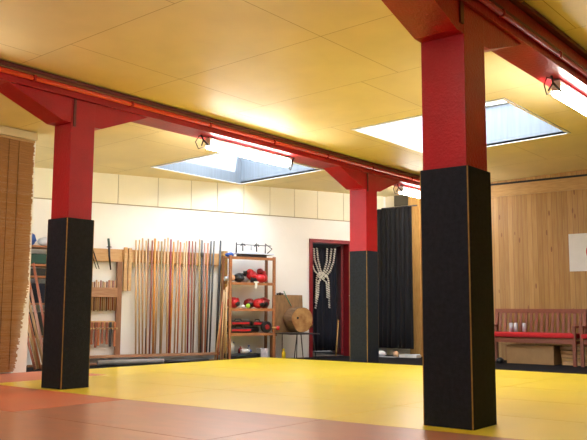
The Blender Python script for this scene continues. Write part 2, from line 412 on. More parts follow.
# ------------------------------------------------------------------ beams
def beam(label, ya, yb, extras):
    root = thing('ceiling_beam', label, 'beam', (0, (ya + yb) / 2, 3.02))
    hw = (yb - ya) / 2; ym = (ya + yb) / 2
    za, zb = ceil_z(ya) - 3.02 - .004, ceil_z(yb) - 3.02 - .004
    MB().prism([(-hw, 0), (hw, 0), (hw, zb), (-hw, za)], 'x', X0 + .01, X1 - .03).build('timber', M['redbeam'], root)
    MB().tube([(X0 + .05, -hw - .026, .085), (X1 - .08, -hw - .026, .085)], .024, 12).build('pipe', M['pipe'] if extras else M['redbeam'], root)
    for k in range(14):
        x = -3.2 + k * 1.25
        MB().box(x, -hw - .056, .055, x + .03, -hw, .115, bev=.004).build('pipe_clip', M['redbeam'], root)
    MB().box(X0 + .05, -hw - .028, .123, X1 - .08, -hw - .001, .142).build('conduit', M['conduit'] if extras else M['darkpipe'], root)
    MB().box(X0 + .05, -hw - .06, za - .045, X1 - .08, -hw - .001, za - .008).build('cable_tray', M['darkpipe'], root)
    return root
beam('red ceiling beam running from upper left over the left and middle pillars', 6.79, 7.15, True)
beam('dark red ceiling beam at upper right over the large near pillar', 2.39, 2.70, False)

# ------------------------------------------------------------------ pillars
def pillar(label, cx, cy, padh, w=.34, pw=.37, red=None, groove=True, hd=.26, gx=None):
    root = thing('pillar', label, 'pillar', (cx, cy, FZ)); z0 = -FZ
    red = red or M['red']; h = w / 2; top = 3.02 - FZ - .001
    MB().box(-h, -h, 0, h, h, top, bev=.008).build('shaft', red, root)
    for s in (-1, 1):
        pts = [(s * h, top - hd), (s * (h + .10), top - hd + .005), (s * (h + .62), top - .05), (s * (h + .74), top), (s * h, top)]
        o = MB().prism(pts, 'y', -h + .004, h - .004).build('haunch', red, root)
    if groove:
        gx = -h + .02 if gx is None else gx
        MB().box(gx, -h - .012, top - (.30 if gx > -h else .16), gx + (.03 if gx > -h else .05), -h + .004, top).build('joint_strip', M['darkpipe'], root)
    p = pw / 2; t = (pw - w) / 2 + .004; top2 = padh - FZ
    g = .012
    MB().box(-p + g, -p, .0, p - g, -h - .001, top2, bev=.006).build('foam_pad', M['pad'], root)
    MB().box(-p + g, h + .001, .0, p - g, p, top2, bev=.006).build('foam_pad', M['pad'], root)
    MB().box(-p, -p + g, .0, -h - .001, p - g, top2, bev=.006).build('foam_pad', M['pad'], root)
    MB().box(h + .001, -p + g, .0, p, p - g, top2, bev=.006).build('foam_pad', M['pad'], root)
    for sx in (-1, 1):
        for sy in (-1, 1):
            e = p - .003
            xs = sorted((sx * (h - .004), sx * (e - .002))); yv = sorted((sy * (h - .004), sy * (e - .002)))
            MB().box(xs[0], yv[0], 0, xs[1], yv[1], top2 - .004).build('corner_strip', M['tan'], root)
    return root
pillar('large near red pillar wrapped in black foam padding, right of centre', 5.178, 2.592, 1.825, .35, .39, hd=.225, gx=-.235)
pillar('left red pillar with black foam padding, on the orange and yellow mats', 4.965, 6.968, 1.75, .30, .35)
pillar('middle red pillar padded in black, standing between doorway and black curtain', 10.60, 6.965, 1.76, .325, .345)

# ------------------------------------------------------------------ lamps under the beams
def lamp(label, x, y, group=None):
    root = thing('fluorescent_lamp', label, 'lamp', (x, y, 3.018), 0, group)
    L = 1.68
    MB().box(0, -.045, -.055, L, .045, -.02, bev=.006).build('housing', M['lampbody'], root)
    mb = MB()
    mb.box(.032, -.062, -.155, L - .032, .062, -.056, bev=.025)
    mb.build('glowing_diffuser', M['tube'], root)
    for xx in (0, L - .03): MB().box(xx + .0, -.045, -.12, xx + .03, .045, -.055, bev=.004).build('end_cap', M['lampbody'], root)
    MB().box(.02, -.02, -.02, .08, .02, 0).build('mount', M['darkmetal'], root); MB().box(L - .08, -.02, -.02, L - .02, .02, 0).build('mount', M['darkmetal'], root)
    for xx, s in ((0, -1), (L, 1)):
        MB().tube([(xx - s * .03, .03, 0), (xx + s * .10, .05, -.01), (xx + s * .155, .055, -.09), (xx + s * .10, .055, -.17), (xx + s * .0, .03, -.13)], .007, 6).build('cord', M['wire'], root)
        mb = MB(); mb.tube([(xx + s * .0, -.05, -.14), (xx + s * .07, 0, -.06), (xx + s * .11, 0.0, 0)], .011, 6).tube([(xx + s * .04, .06, -.12), (xx + s * .07, 0, -.06)], .009, 6)
        mb.build('bracket', M['darkmetal'], root)
    return root
l0 = lamp('lit fluorescent lamp under the left beam, in front of the far skylight', 6.98, 6.97)
dup(l0, (11.80, 6.97, 3.018), label='lit fluorescent lamp partly behind the large near pillar')
dup(l0, (7.22, 2.545, 3.018), label='lit fluorescent lamp at the right edge under the dark red beam')
for x, y, q in ((1.9, 6.97, 'under the left beam, beyond the left pillar'), (2.2, 2.545, 'under the dark red beam above the camera')):
    dup(l0, (x, y, 3.018), label='lit fluorescent lamp ' + q)

# ------------------------------------------------------------------ bamboo blind on the partition end
def blind():
    root = thing('bamboo_blind', 'bamboo reed blind hanging on the partition wall at the left edge', 'blind', (0, 9.0, 0))
    mb = MB(); z = 0.02; rnd = random.Random(3)
    while z < 2.99:
        if z > 1.1: xr = 5.785 + rnd.uniform(-.012, .012)
        else: xr = 5.785 - (1.1 - z) * .14 + rnd.uniform(-.02, .02)
        h = rnd.uniform(.009, .014)
        mb.box(2.8 + rnd.uniform(0, .02), -.008 + rnd.uniform(-.003, .003), z, xr, .006, z + h)
        z += h + .0025
    o = mb.build('reeds', M['reed'], root)
    for x in (3.2, 4.0, 4.8, 5.42, 5.56):
        MB().tube([(x, -.014, .05), (x, -.014, 2.98)], .0025, 6).build('string', mat('blind_string', (.10, .04, .015), .8), root)
    MB().box(2.8, -.02, 2.99, 5.79, .016, 3.015).build('top_rail', M['pinetrim'], root)
blind()

# ------------------------------------------------------------------ things against the white wall (local x = u, -y = out)
def wthing(name, label, cat, u, d, z, group=None): return thing(name, label, cat, wp(u, d, z), WA, group)

# tall rack
def rack():
    r = wthing('weapon_rack', 'wooden wall rack holding the staffs and practice weapons', 'rack', 0, 0, FZ)
    o = -FZ
    MB().box(.645, -.09, 1.60 + o, 3.309, -.05, 1.81 + o, bev=.004).build('top_board', M['plank'], r)
    MB().box(1.375, -.13, 0.03 + o, 1.46, -.05, 1.60 + o, bev=.004).build('upright', M['rackbrown'], r)
    MB().box(3.31, -.16, 0, 3.385, -.03, 1.86 + o, bev=.004).build('upright', M['pinepost'], r)
    MB().box(.60, -.12, 0, .645, -.03, 1.83 + o, bev=.004).build('upright', M['rackbrown'], r)
    MB().box(.645, -.165, .02 + o, 3.30, -.03, .065 + o, bev=.004).build('bottom_rail', M['rackrail'], r)
    MB().box(.645, -.165, 1.005 + o, 1.37, -.125, 1.165 + o, bev=.004).build('handle_rail', M['rackrail'], r)
    MB().box(.645, -.10, .52 + o, 1.37, -.07, .62 + o, bev=.004).build('lower_rail', M['plank'], r)
    MB().box(1.475, -.155, 1.115 + o, 1.535, -.095, 1.845 + o, bev=.012).build('wooden_stave', M['plank'], r)
    MB().box(1.55, -.155, 1.115 + o, 1.61, -.095, 1.835 + o, bev=.012).build('wooden_stave', M['plank'], r)
rack()
# staffs: pixel column in the photo turned into metres along the wall once, here as u
SC_ = {'light': ((.66, .43, .22), 'pale'), 'tan': ((.55, .33, .16), 'tan'), 'brown': ((.20, .09, .05), 'dark brown'), 'rb': ((.33, .10, .06), 'reddish brown'),
       'orange': ((.66, .27, .04), 'orange'), 'dred': ((.28, .02, .03), 'dark red'), 'olive': ((.36, .24, .10), 'olive brown'), 'grey': ((.045, .05, .06), 'dark grey'),
       'pink': ((.42, .20, .15), 'pinkish brown'), 'or2': ((.52, .17, .07), 'rust red')}
staffs = [(1.683, 'light'), (1.745, 'light'), (1.80, 'tan'), (1.865, 'light'), (1.902, 'brown'), (1.974, 'rb'), (2.022, 'orange'), (2.086, 'tan'), (2.146, 'olive'), (2.203, 'tan'),
          (2.258, 'light'), (2.313, 'dred'), (2.366, 'orange'), (2.445, 'tan'), (2.49, 'or2'), (2.563, 'light'), (2.604, 'light'), (2.655, 'dred'), (2.717, 'rb'), (2.777, 'brown'),
          (2.852, 'olive'), (2.898, 'grey'), (2.95, 'pink'), (3.016, 'or2'), (3.075, 'grey'), (3.133, 'grey'), (3.262, 'grey')]
ordn = ['first', 'second', 'third', 'fourth', 'fifth', 'sixth', 'seventh', 'eighth', 'ninth', 'tenth', 'eleventh', 'twelfth', 'thirteenth', 'fourteenth', 'fifteenth', 'sixteenth',
        'seventeenth', 'eighteenth', 'nineteenth', 'twentieth', 'twenty-first', 'twenty-second', 'twenty-third', 'twenty-fourth', 'twenty-fifth', 'twenty-sixth', 'last']
rnd = random.Random(11)
for k, (u, c) in enumerate(staffs):
    col, cn = SC_[c]
    m = mat('staff_' + c, col, .4, noise=.25, nscale=6, stretch=(8, 8, 1))
    thick = .023 if (k in (26, 6)) else .0175
    top = 2.0 + rnd.uniform(-.03, .05) - (.03 if k < 4 else 0)
    lean = .045 if k < 4 else rnd.uniform(-.035, .02)
    if k >= 24: lean = -.06
    mb = MB(); zb = .067
    mb.tube([(lean, -.012, zb), (lean * .5, -.006, (top + zb) / 2), (0, 0, top)], [thick * .85, thick, thick * .8], 8)
    if k == 21: mb.blob((0, -.01, 1.78), (.028, .028, .05))
    o = mb.build('wooden_staff', m, loc=wp(u, .115, 0), rz=WA)
    tag(o, '%s staff, %s from the left in the tall wall rack' % (cn, ordn[k]), 'staff', 'staffs in the wall rack')
# short sticks standing in the handle rail
scol = ['rb', 'light', 'tan', 'brown', 'tan', 'light', 'rb', 'olive', 'light', 'brown', 'or2', 'light', 'rb', 'tan']
for k in range(14):
    u = .90 + k * .0345; c = scol[k]; m = mat('staff_' + c, SC_[c][0])
    tz = 1.27 + rnd.uniform(-.02, .02)
    mb = MB(); mb.tube([(0, 0, .78 + rnd.uniform(0, .02)), (rnd.uniform(-.004, .004), 0, tz)], .0145, 8)
    o = mb.build('short_stick', m, loc=wp(u, .108, 0), rz=WA)
    tag(o, '%s short practice stick, %s from the left in the handle rail' % (SC_[c][1], ordn[k]), 'stick', 'short sticks in the handle rail')
# tonfas in the lower rail
for k, (du, c, lo) in enumerate(((.925, 'light', .40), (.975, 'rb', .24), (1.04, 'rb', .19), (1.085, 'or2', .22), (1.15, 'rb', .25), (1.225, 'rb', .24), (1.285, 'grey', .2), (1.355, 'or2', .2))):
    m = mat('staff_' + c, SC_[c][0]); root = wthing('tonfa', '%s tonfa, %s from the left in the lowest rail' % (SC_[c][1], ordn[k]), 'tonfa', du, .125, 0, 'tonfas in the lowest rail')
    MB().box(-.018, -.016, lo, .018, .016, .60, bev=.006).build('shaft', m, root)
    MB().tube([(0, -.014, .50), (0, -.10, .50), (0, -.125, .50)], [.013, .012, .018], 8).build('grip', mat('staff_tan', SC_['tan'][0]), root)
# hung objects on the top board
r = wthing('short_sword', 'black short sword with guard hung upright on the rack top board', 'sword', 1.21, .12, 0)
MB().tube([(.05, 0, 1.46), (.02, 0, 1.70), (.012, 0, 1.83)], [.012, .017, .018], 8).build('scabbard', M['blk'], r)
MB().tube([(.012, 0, 1.845), (-.005, 0, 1.98)], [.022, .020], 8).build('hilt', mat('hilt_dark', (.05, .09, .09), .6), r)
MB().lathe([(.04, 0), (.04, .012)], (.012, 0, 1.832)).build('guard', M['darkmetal'], r)
r = wthing('nunchaku', 'pair of thin dark sticks hung slanting on the rack beside the left pillar', 'nunchaku', .905, .11, 0)
for dx in (0, .045):
    MB().tube([(dx - .02, -.01, 1.84), (dx + .12, 0, 1.47)], [.013, .006], 8).build('stick', M['blk'], r)
MB().tube([(-.02, -.01, 1.84), (0, -.02, 1.87), (.025, -.01, 1.84)], .005, 6).build('cord', M['rope'], r)
# things on the floor in front of the rack
o = MB().box(-.05, -.34, FZ + 0.001, 3.12, -.25, FZ + .035, bev=.005).build('floor_batten', M['rackbrown'], loc=wr, rz=WA)
tag(o, 'dark brown wooden batten lying on the floor under the rack', 'batten')
o = MB().tube([(1.0, -.43, FZ + .045), (2.10, -.43, FZ + .045)], .042, 14).build('rolled_screen', mat('roll_grey', (.27, .25, .24), .6, noise=.2), loc=wr, rz=WA)
tag(o, 'grey rolled screen lying on the floor before the staffs', 'roll')
o = MB().tube([(2.13, -.42, FZ + .03), (2.93, -.42, FZ + .03)], .026, 12).build('floor_tube', M['darkmetal'], loc=wr, rz=WA)
tag(o, 'thin grey tube lying on the floor beside the rolled screen', 'tube')

# sticks leaning at the shelf side
for k, (ub, ut, zt, c) in enumerate(((3.02, 3.24, 1.16, 'light'), (3.05, 3.19, .95, 'or2'), (3.09, 3.22, 1.12, 'light'), (3.13, 3.26, 1.30, 'tan'), (3.17, 3.215, 1.2, 'light'))):
    m = mat('staff_' + c, SC_[c][0])
    o = MB().tube([(0, -.06, FZ + .003), (ut - ub, .06, zt)], .0135, 8).build('leaning_stick', m, loc=wp(ub, .40 + .034 * k, 0), rz=WA)
    tag(o, '%s stick leaning on the left side of the shelving unit, %s from the left' % (SC_[c][1], ordn[k]), 'stick', 'sticks leaning on the shelving unit')

# shelving unit
SU0, SU1, SD0, SD1 = 3.255, 4.175, .18, .52
def shelfunit():
    r = wthing('shelving_unit', 'reddish wooden shelving unit full of sparring gear', 'shelf', 0, 0, FZ); o = -FZ
    w = .045
    for a in (SU0, SU1 - w):
        for d in (SD0, SD1 - w):
            MB().box(a, -(d + w), 0, a + w, -d, 1.76 + o - (.0 if d > .2 or a < 3.5 else 0), bev=.004).build('post', M['rackbrown'] if d < .3 else M['shelfw'], r)
    for z in (1.74, 1.29, .835, .405, -.045):
        mb = MB(); n = 6; dd = (SD1 - SD0 - .02) / n
        for k in range(n): mb.box(SU0 + .0465, -(SD0 + .01 + dd * (k + 1)) + .006, z + o - .02, SU1 - .0465, -(SD0 + .01 + dd * k), z + o)
        mb.box(SU0 + .0465, -SD1 + .001, z + o - .045, SU1 - .0465, -SD1 + .018, z + o + .003)
        mb.build('shelf_board', M['shelfw'], r)
shelfunit()
def sg(name, label, cat, u, d, z, group=None): return wthing(name, label, cat, u, d, z, group)
def px(x): return 3.275 + (x - 230) * .0200          # along the unit, metres per photo column there
Z5, Z4, Z3, Z2, Z1 = 1.742, 1.292, .837, .407, -.043
# top
r = sg('pull_up_frame', 'small wire frame with hooks and triangular end on the shelving unit', 'frame', px(240), .30, Z5)
MB().box(.0, -.12, .06, .72, .12, .085, bev=.01).build('tray', M['lightblue'], r)
MB().box(.06, -.10, 0, .58, .10, .06, bev=.01).build('base', M['blk'], r)
MB().tube([(.01, 0, .08), (.01, 0, .27)], .014, 8).build('upright', M['darkmetal'], r)
MB().tube([(.01, 0, .235), (.72, 0, .235)], .007, 8).build('rod', M['darkmetal'], r)
MB().tube([(.60, 0, .09), (.60, 0, .27), (.74, 0, .18), (.64, 0, .09)], .010, 8).build('triangle_end', M['darkmetal'], r)
for x in (.14, .42):
    MB().tube([(x - .04, 0, .21), (x - .02, 0, .25), (x, 0, .235), (x, 0, .12)], .011, 6).tube([(x, 0, .235), (x + .03, 0, .25), (x + .045, 0, .21)], .009, 6).tube([(x, 0, .235), (x, 0, .28)], .006, 6).build('hook', M['blk'], r)
MB().tube([(.31, 0, .235), (.31, 0, .14)], .009, 6).build('hook', M['grey'], r)
o = MB().blob((0, 0, .035), (.085, .07, .04), lump=.12).build('blue_cloth', M['blue'], loc=wp(px(234), .30, Z5 + .006), rz=WA); tag(o, 'crumpled blue cloth on top of the shelving unit', 'cloth')
# shelf of gloves
def glove(label, u, z, m, mc, s=1.0, rot=0, group='gloves on the upper shelf', d=.32):
    r = wthing('sparring_glove', label, 'glove', u, d, z, group)
    r.rotation_euler = (0, 0, WA + rot)
    MB().blob((0, 0, .075 * s), (.085 * s, .075 * s, .070 * s), m, lump=.05).build('padding', m, r)
    MB().tube([(.05 * s, 0, .062 * s), (.10 * s, 0, .055 * s), (.155 * s, 0, .052 * s)], [.05 * s, .044 * s, .048 * s], 12).build('cuff', mc, r)
    MB().blob((-.01 * s, -.075 * s, .06 * s), (.05 * s, .026 * s, .028 * s), m).build('thumb', m, r)
glove('tan glove at the left end of the glove shelf', px(235.5), Z4 + .02, M['skin'], M['silver'], .85, PI)
glove('black glove with silver cuff beside the tan glove', px(243), Z4, M['blk'], M['silver'], 1.2, .3)
glove('black glove behind the silver-cuffed one, tilted', px(249), Z4 + .03, M['blk'], M['blk'], 1.0, 1.9, d=.22)
glove('left one of the red gloves lying on the glove shelf', px(256), Z4 + .04, M['gloved'], M['gloved'], 1.25, .2)
glove('red glove with black cuff in the middle of the glove shelf', px(261.5), Z4, M['gloved'], M['blk'], 1.1, PI * .9, d=.42)
glove('red glove at the right end of the glove shelf', px(267), Z4, M['gloved'], M['darkred'], 1.25, PI, d=.30)
glove('red glove heaped on top of the glove pile, left one', px(254), Z4 + .135, M['gloved'], M['blk'], .8, 2.6, d=.33)
glove('dark red glove heaped on top of the glove pile, right one', px(264), Z4 + .15, M['darkred'], M['gloved'], .8, .4, d=.33)
o = MB().box(-.022, -.003, -.10, .022, 0, .0).box(-.05, -.003, -.004, .05, 0.0, .02).build('paper_tag', M['paper'], loc=wp(px(255), SD1 + .006, Z4 + .0), rz=WA); tag(o, 'white paper tag hanging from the glove shelf edge', 'tag')
# helmets & balls
def helmet(label, u, m, s=1.0, rot=0, d=.30):
    r = wthing('head_guard', label, 'helmet', u, d, Z3, 'head guards on the middle shelf'); r.rotation_euler = (0, 0, WA + rot)
    MB().blob((0, 0, .10 * s), (.115 * s, .125 * s, .10 * s), m, lump=.03).build('shell', m, r)
    MB().blob((0, -.085 * s, .085 * s), (.07 * s, .045 * s, .055 * s), M['blk']).build('face_opening', M['blk'], r)
    MB().tube([(-.10 * s, -.05 * s, .14 * s), (0, -.10 * s, .17 * s), (.10 * s, -.05 * s, .14 * s)], .018 * s, 8).build('brow_pad', m, r)
helmet('bright red head guard at the left of the middle shelf', px(238), M['gloved'], 1.0, .5)
helmet('dark red head guard, left one of the right-hand pile', px(254), M['darkred'], .9, -.3, .30)
helmet('red head guard in the middle of the right-hand pile', px(261), M['gloved'], .9, .3, .39)
helmet('red head guard at the right end of the middle shelf', px(268), M['darkred'], 1.0, -.2, .31)
o = MB().blob((0, 0, .042), (.042, .042, .042)).build('tennis_ball', M['green'], loc=wp(px(249.3), .44, Z3 + .001), rz=WA); tag(o, 'lime green ball on the middle shelf', 'ball')
o = MB().blob((0, 0, .03), (.035, .03, .03), lump=.1).build('white_wrap', M['paper'], loc=wp(px(244.5), .44, Z3 + .001), rz=WA); tag(o, 'small white wrap beside the lime green ball', 'wrap')
# kick shields
def shield(label, u, z, L, d=.30, tilt=0):
    r = wthing('kick_shield', label, 'pad', u, d, z, 'kick shields on the fourth shelf')
    q = MB().obox((L / 2, 0, .045), (L, .24, .085), (0, tilt, 0), M['blk'], .02).build('cushion', M['blk'], r)
    MB().obox((L / 2, -.121, .045 + (0)), (L * .86, .012, .034), (0, tilt, 0), M['gloved'], .003).build('red_band', M['gloved'], q)
    MB().tube([(L * .3, -.03, .085), (L * .35, -.03, .115), (L * .6, -.03, .115), (L * .65, -.03, .085)], .010, 6).build('handle', M['blk'], q)
shield('lower black and red kick shield on the fourth shelf', px(232.6), Z2 + .003, .44)
shield('upper black and red kick shield on the fourth shelf', px(232.8), Z2 + .125, .40)
shield('long black and red kick shield lying right on the fourth shelf', 3.775, Z2 + .115, .29, .29, .05)
r = wthing('focus_mitt', 'round black focus mitt standing at the right of the fourth shelf', 'pad', px(266.5), .485, Z2 + .003)
disc = MB().tube([(0, -.03, .10), (0, .03, .10)], .10, 20).build('disc', M['blk'], r)
MB().tube([(0, -.045, .10), (0, -.03, .10)], .045, 16).build('target_spot', M['darkred'], disc)
r = wthing('sports_bag', 'grey and black roll bag under the long kick shield', 'bag', px(257), .30, Z2 + .003)
MB().tube([(-.15, 0, .055), (.12, 0, .055)], .052, 14).build('body', M['blk'], r)
MB().tube([(.0, -.02, .108), (.06, -.02, .12), (.10, -.02, .105)], .008, 6).build('strap', M['grey'], r)
# bottom shelf
def bottle(label, u, h, rr, m, cap, d=.34, name='spray_bottle', lie=False):
    r = wthing(name, label, 'bottle', u, d, Z1 + .002 + (.09 if not lie else .095), 'bottles on the bottom shelf')
    mb = MB(); mb.lathe([(rr, 0), (rr, h * .6), (rr * .45, h * .78), (rr * .4, h * .85)]); b = mb.build('body', m, r)
    c = MB().lathe([(rr * .5, h * .85), (rr * .5, h)]).build('cap', cap, r)
    if lie:
        r.rotation_euler = (0, PI / 2, WA)
        r.location.z = Z1 + .092 + rr
bag = wthing('gear_bag', 'black gear bag filling the bottom shelf', 'bag', px(248), .30, Z1 + .002)
MB().box(-.325, -.17, 0, .215, .17, .088, bev=.03).build('body', M['blk'], bag)
MB().tube([(-.2, -.178, .03), (-.1, -.185, .06), (.05, -.178, .03)], .009, 6).build('strap', M['dkgreen'], bag)
bottle('tall white spray bottle on the black gear bag', px(236), .25, .05, M['paper'], M['paper'])
bottle('grey-white bottle behind the tall white one', px(240), .20, .04, M['silver'], M['blue'], .24)
bottle('small brown bottle on the black gear bag', px(246.5), .12, .035, M['darkred'], M['card'], .26)
bottle('white bottle with blue cap lying on the black gear bag', px(243.5), .20, .04, M['paper'], M['blue'], .42, lie=True)
bottle('dark bottle with blue cap at the right of the black gear bag', px(252.5), .14, .035, M['grey'], M['blue'], .36)
o = MB().box(-.07, -.09, 0, .07, .09, .17, bev=.006).build('white_carton', mat('carton', (.62, .62, .70), .6, noise=.3, nscale=20), loc=wp(px(265) + .01, .38, Z1 + .002), rz=WA); tag(o, 'white printed carton at the right of the bottom shelf', 'box')
o = MB().box(-.02, -.11, 0, .02, .09, .09, bev=.004).build('dark_box', M['blk'], loc=wp(px(260.5) - .008, .38, Z1 + .09), rz=WA)
o.location.z = Z1 + .002; tag(o, 'small dark box beside the white printed carton', 'box')
# mallet on the side + bracket, yellow bottle
r = wthing('mallet', 'wooden mallet with red head sticking out of the shelving unit', 'mallet', 4.14, .525, .50)
MB().tube([(-.04, 0, 0), (.08, -.01, -.01)], .013, 8).build('handle', M['plank'], r)
MB().tube([(.075, -.01, -.045), (.075, -.01, .025)], .032, 12).build('head', M['gloved'], r)
o = MB().box(-.035, -.05, 0, .035, .05, .42, bev=.006).box(-.05, -.06, .42, .05, .06, .46, bev=.004).build('wooden_bracket', M['rackbrown'], loc=wp(4.235, .32, FZ + .001), rz=WA); tag(o, 'brown wooden stand against the right side of the shelving unit', 'stand')
r = wthing('yellow_bottle', 'small yellow bottle on the floor right of the shelving unit', 'bottle', 4.36, .50, FZ + .001)
MB().lathe([(.035, 0), (.036, .12), (.018, .16), (.018, .17)]).build('body', M['yel'], r)
MB().lathe([(.02, .17), (.02, .20)]).build('cap', M['yel'], r)

# board, log and stand
r = wthing('folding_stand', 'thin metal stand with flat tray carrying the log', 'stand', 4.66, .55, FZ)
MB().box(-.32, -.22, .455, .30, .34, .475, bev=.004).build('tray', M['darkmetal'], r)
for a, b, d in ((-.22, -.16, -.18), (.25, .17, -.18), (-.20, -.20, .28), (.25, .2, .28)):
    MB().tube([(a, d, 0), (b, d, .456)], .009, 8).build('leg', M['darkmetal'], r)
MB().tube([(-.03, .05, .0), (-.02, .05, .456)], .008, 8).build('centre_rod', M['darkmetal'], r)
o = MB().obox((0, 0, .345), (.60, .03, .69), (-.07, 0, 0), None, .003).build('wooden_board', M['cork'], loc=wp(4.60, .26, .400), rz=WA); tag(o, 'square brown wooden board standing upright behind the log', 'board')
r = wthing('log', 'thick round wooden log lying end-on on the metal stand', 'log', 4.625, .50, .400)
mb = MB()
n = 28; rings = []
for y, sc in ((.10, 1.0), (-.05, 1.02), (-.20, 1.0)):
    rings.append([mb.bm.verts.new((math.cos(2 * PI * j / n) * .218 * sc * (1 + .05 * math.sin(3 * 2 * PI * j / n) + .02 * math.sin(j * 5)), y, .236 + math.sin(2 * PI * j / n) * .225 * sc * (1 + .02 * math.cos(5 * j)))) for j in range(n)])
for i in range(2):
    for j in range(n): mb.bm.faces.new((rings[i][j], rings[i][(j + 1) % n], rings[i + 1][(j + 1) % n], rings[i + 1][j]))
mb.bm.faces.new(rings[0]); mb.build('bark', M['bark'], r)
mb = MB(); f = [(math.cos(2 * PI * j / n) * .214 * (1 + .05 * math.sin(3 * 2 * PI * j / n) + .02 * math.sin(j * 5)), .236 + math.sin(2 * PI * j / n) * .221 * (1 + .02 * math.cos(5 * j))) for j in range(n)]
mb.prism(f, 'y', -.212, -.2005); eg = mb.build('end_grain', M['loge'], r)
MB().tube([(-.10, -.216, .27), (-.10, -.2125, .27)], .022, 10).build('hole', M['black'], eg)
MB().blob((.20, -.10, .14), (.07, .09, .06)).build('knot', M['loge'], r)
o = MB().tube([(-.07, 0, .02), (0, 0, .03), (.07, 0, .02)], .016, 8).tube([(0, 0, .0), (0, 0, .05)], .02, 8).build('clamp', M['blk'], loc=wp(4.42, .25, 1.082), rz=WA); tag(o, 'small black clamp on the top edge of the wooden board', 'clamp')
o = MB().tube([(0, 0, .36), (.04, -.02, .26), (.09, -.02, .18), (.16, -.01, .08)], .008, 6).build('hanging_string', mat('cord_green', (.06, .22, .15), .6), loc=wp(4.47, .30, .80), rz=WA); tag(o, 'thin green string hanging in front of the wooden board', 'string')

# ------------------------------------------------------------------ doorway
fr = MB(); fw = .065
fr.box(DU0 - .002, -.03, FZ, DU0 + fw, .18, DZ).box(DU1 - fw, -.03, FZ, DU1 + .002, .18, DZ).box(DU0 - .002, -.03, DZ - fw, DU1 + .002, .18, DZ + .004)
dr = struct(fr.build('door_1', M['doorred'], loc=wr, rz=WA))
leaf = MB().box(-.035, 0, FZ + .012, 0, .80, DZ - fw - .01, bev=.003).build('door_leaf', M['doorred'], dr, loc=(DU1 - fw - .004, .185, 0), rz=-math.radians(20))
MB().box(-.036, .801, FZ + .015, .001, .812, DZ - fw - .012).build('leaf_edge', M['paper'], leaf)
MB().box(-.043, .60, .84, -.036, .65, 1.06, bev=.002).tube([(-.043, .625, 1.0), (-.09, .625, 1.0), (-.09, .52, 1.0)], .010, 8).build('door_handle', M['metal'], leaf)
MB().box(DU1 - .055, -.036, .97, DU1 - .02, -.0305, 1.17, bev=.002).tube([(DU1 - .038, -.036, 1.1), (DU1 - .038, -.075, 1.1), (DU1 - .10, -.08, 1.1)], .009, 8).build('door_handle', M['metal'], dr)
def wavy(name, m, w, h, amp, nw, label, cat, loc, rz, z0=0, extra=0):
    r = thing(name, label, cat, loc, rz); mb = MB(); n = 90; k = mb.mi(m); rows = 6; G = []
    for i in range(rows + 1):
        zz = z0 + h * i / rows; row = []
        for j in range(n + 1):
            x = w * j / n; a = amp * (1 - .45 * i / rows)
            row.append(mb.bm.verts.new((x, a * math.sin(2 * PI * nw * j / n + .5 * math.sin(j * .21) + .15 * i) + a * .3 * math.sin(j * .9), zz)))
        G.append(row)
    for i in range(rows):
        for j in range(n): f = mb.bm.faces.new((G[i][j], G[i][j + 1], G[i + 1][j + 1], G[i + 1][j])); f.smooth = True
    o = mb.build('cloth', m, r); s = o.modifiers.new('s', 'SOLIDIFY'); s.thickness = .006
    return r
dc = wavy('door_curtain', M['navy'], .76, 2.02, .018, 7, 'navy door curtain with white knotted rope pattern in the red doorway', 'curtain', wp(DU0 + .03, -.235, 0.02), WA)
def chain(path, r0=.027, step=.044):
    mb = MB(); P = [Vector(p) for p in path]; acc = 0
    for a, b in zip(P, P[1:]):
        L = (b - a).length; t = acc
        while t < L:
            q = a + (b - a) * (t / L); mb.blob((q.x, q.y, q.z), (r0, .012, r0 * .62), None, 8, rot=(0, .5, 0)); t += step
        acc = t - L
    return mb
cy = -.05
def W0(x, z): return (x, cy, z)
k0 = (.33, 1.44)
paths = [[(.05, 1.98), (.07, 1.70), (.16, 1.55), k0], [(.13, 1.99), (.15, 1.78), (.24, 1.60), k0], [(.21, 2.0), (.24, 1.80), (.30, 1.62), (.36, 1.50)],
         [(.72, 2.0), (.68, 1.75), (.58, 1.56), (.40, 1.42)], [(.62, 2.0), (.58, 1.76), (.50, 1.58), k0], [(.50, 2.0), (.49, 1.76), (.43, 1.6), (.36, 1.48)],
         [(.33, 1.56), (.22, 1.46), (.20, 1.38), (.19, 1.15), (.18, .93)], [(.36, 1.46), (.26, 1.36), (.25, 1.12), (.17, .82)], [(.30, 1.38), (.22, 1.30), (.205, 1.05)],
         [(.36, 1.52), (.50, 1.46), (.54, 1.36), (.55, 1.10), (.56, .84)], [(.38, 1.40), (.48, 1.34), (.50, 1.15), (.50, 1.02)], [(.28, 1.52), (.42, 1.50), (.52, 1.42)], [(.26, 1.44), (.40, 1.40)]]
for p in paths: chain([W0(x * .84 + .085, z) for x, z in p]).build('white_rope', M['rope'], dc)
o = MB().tube([(0, 0, FZ + .002), (.10, .06, .62)], .014, 8).build('leaning_stick', M['pinepost'], loc=wp(5.90, -.12, 0), rz=WA); tag(o, 'brown stick leaning in the red doorway', 'stick')
struct(MB().box(DU0 + .07, 0.19, FZ - .0, DU1 - .07, 1.7, FZ + .006).build('floor_passage', mat('passage_floor', (.30, .25, .20), .6), loc=wr, rz=WA))

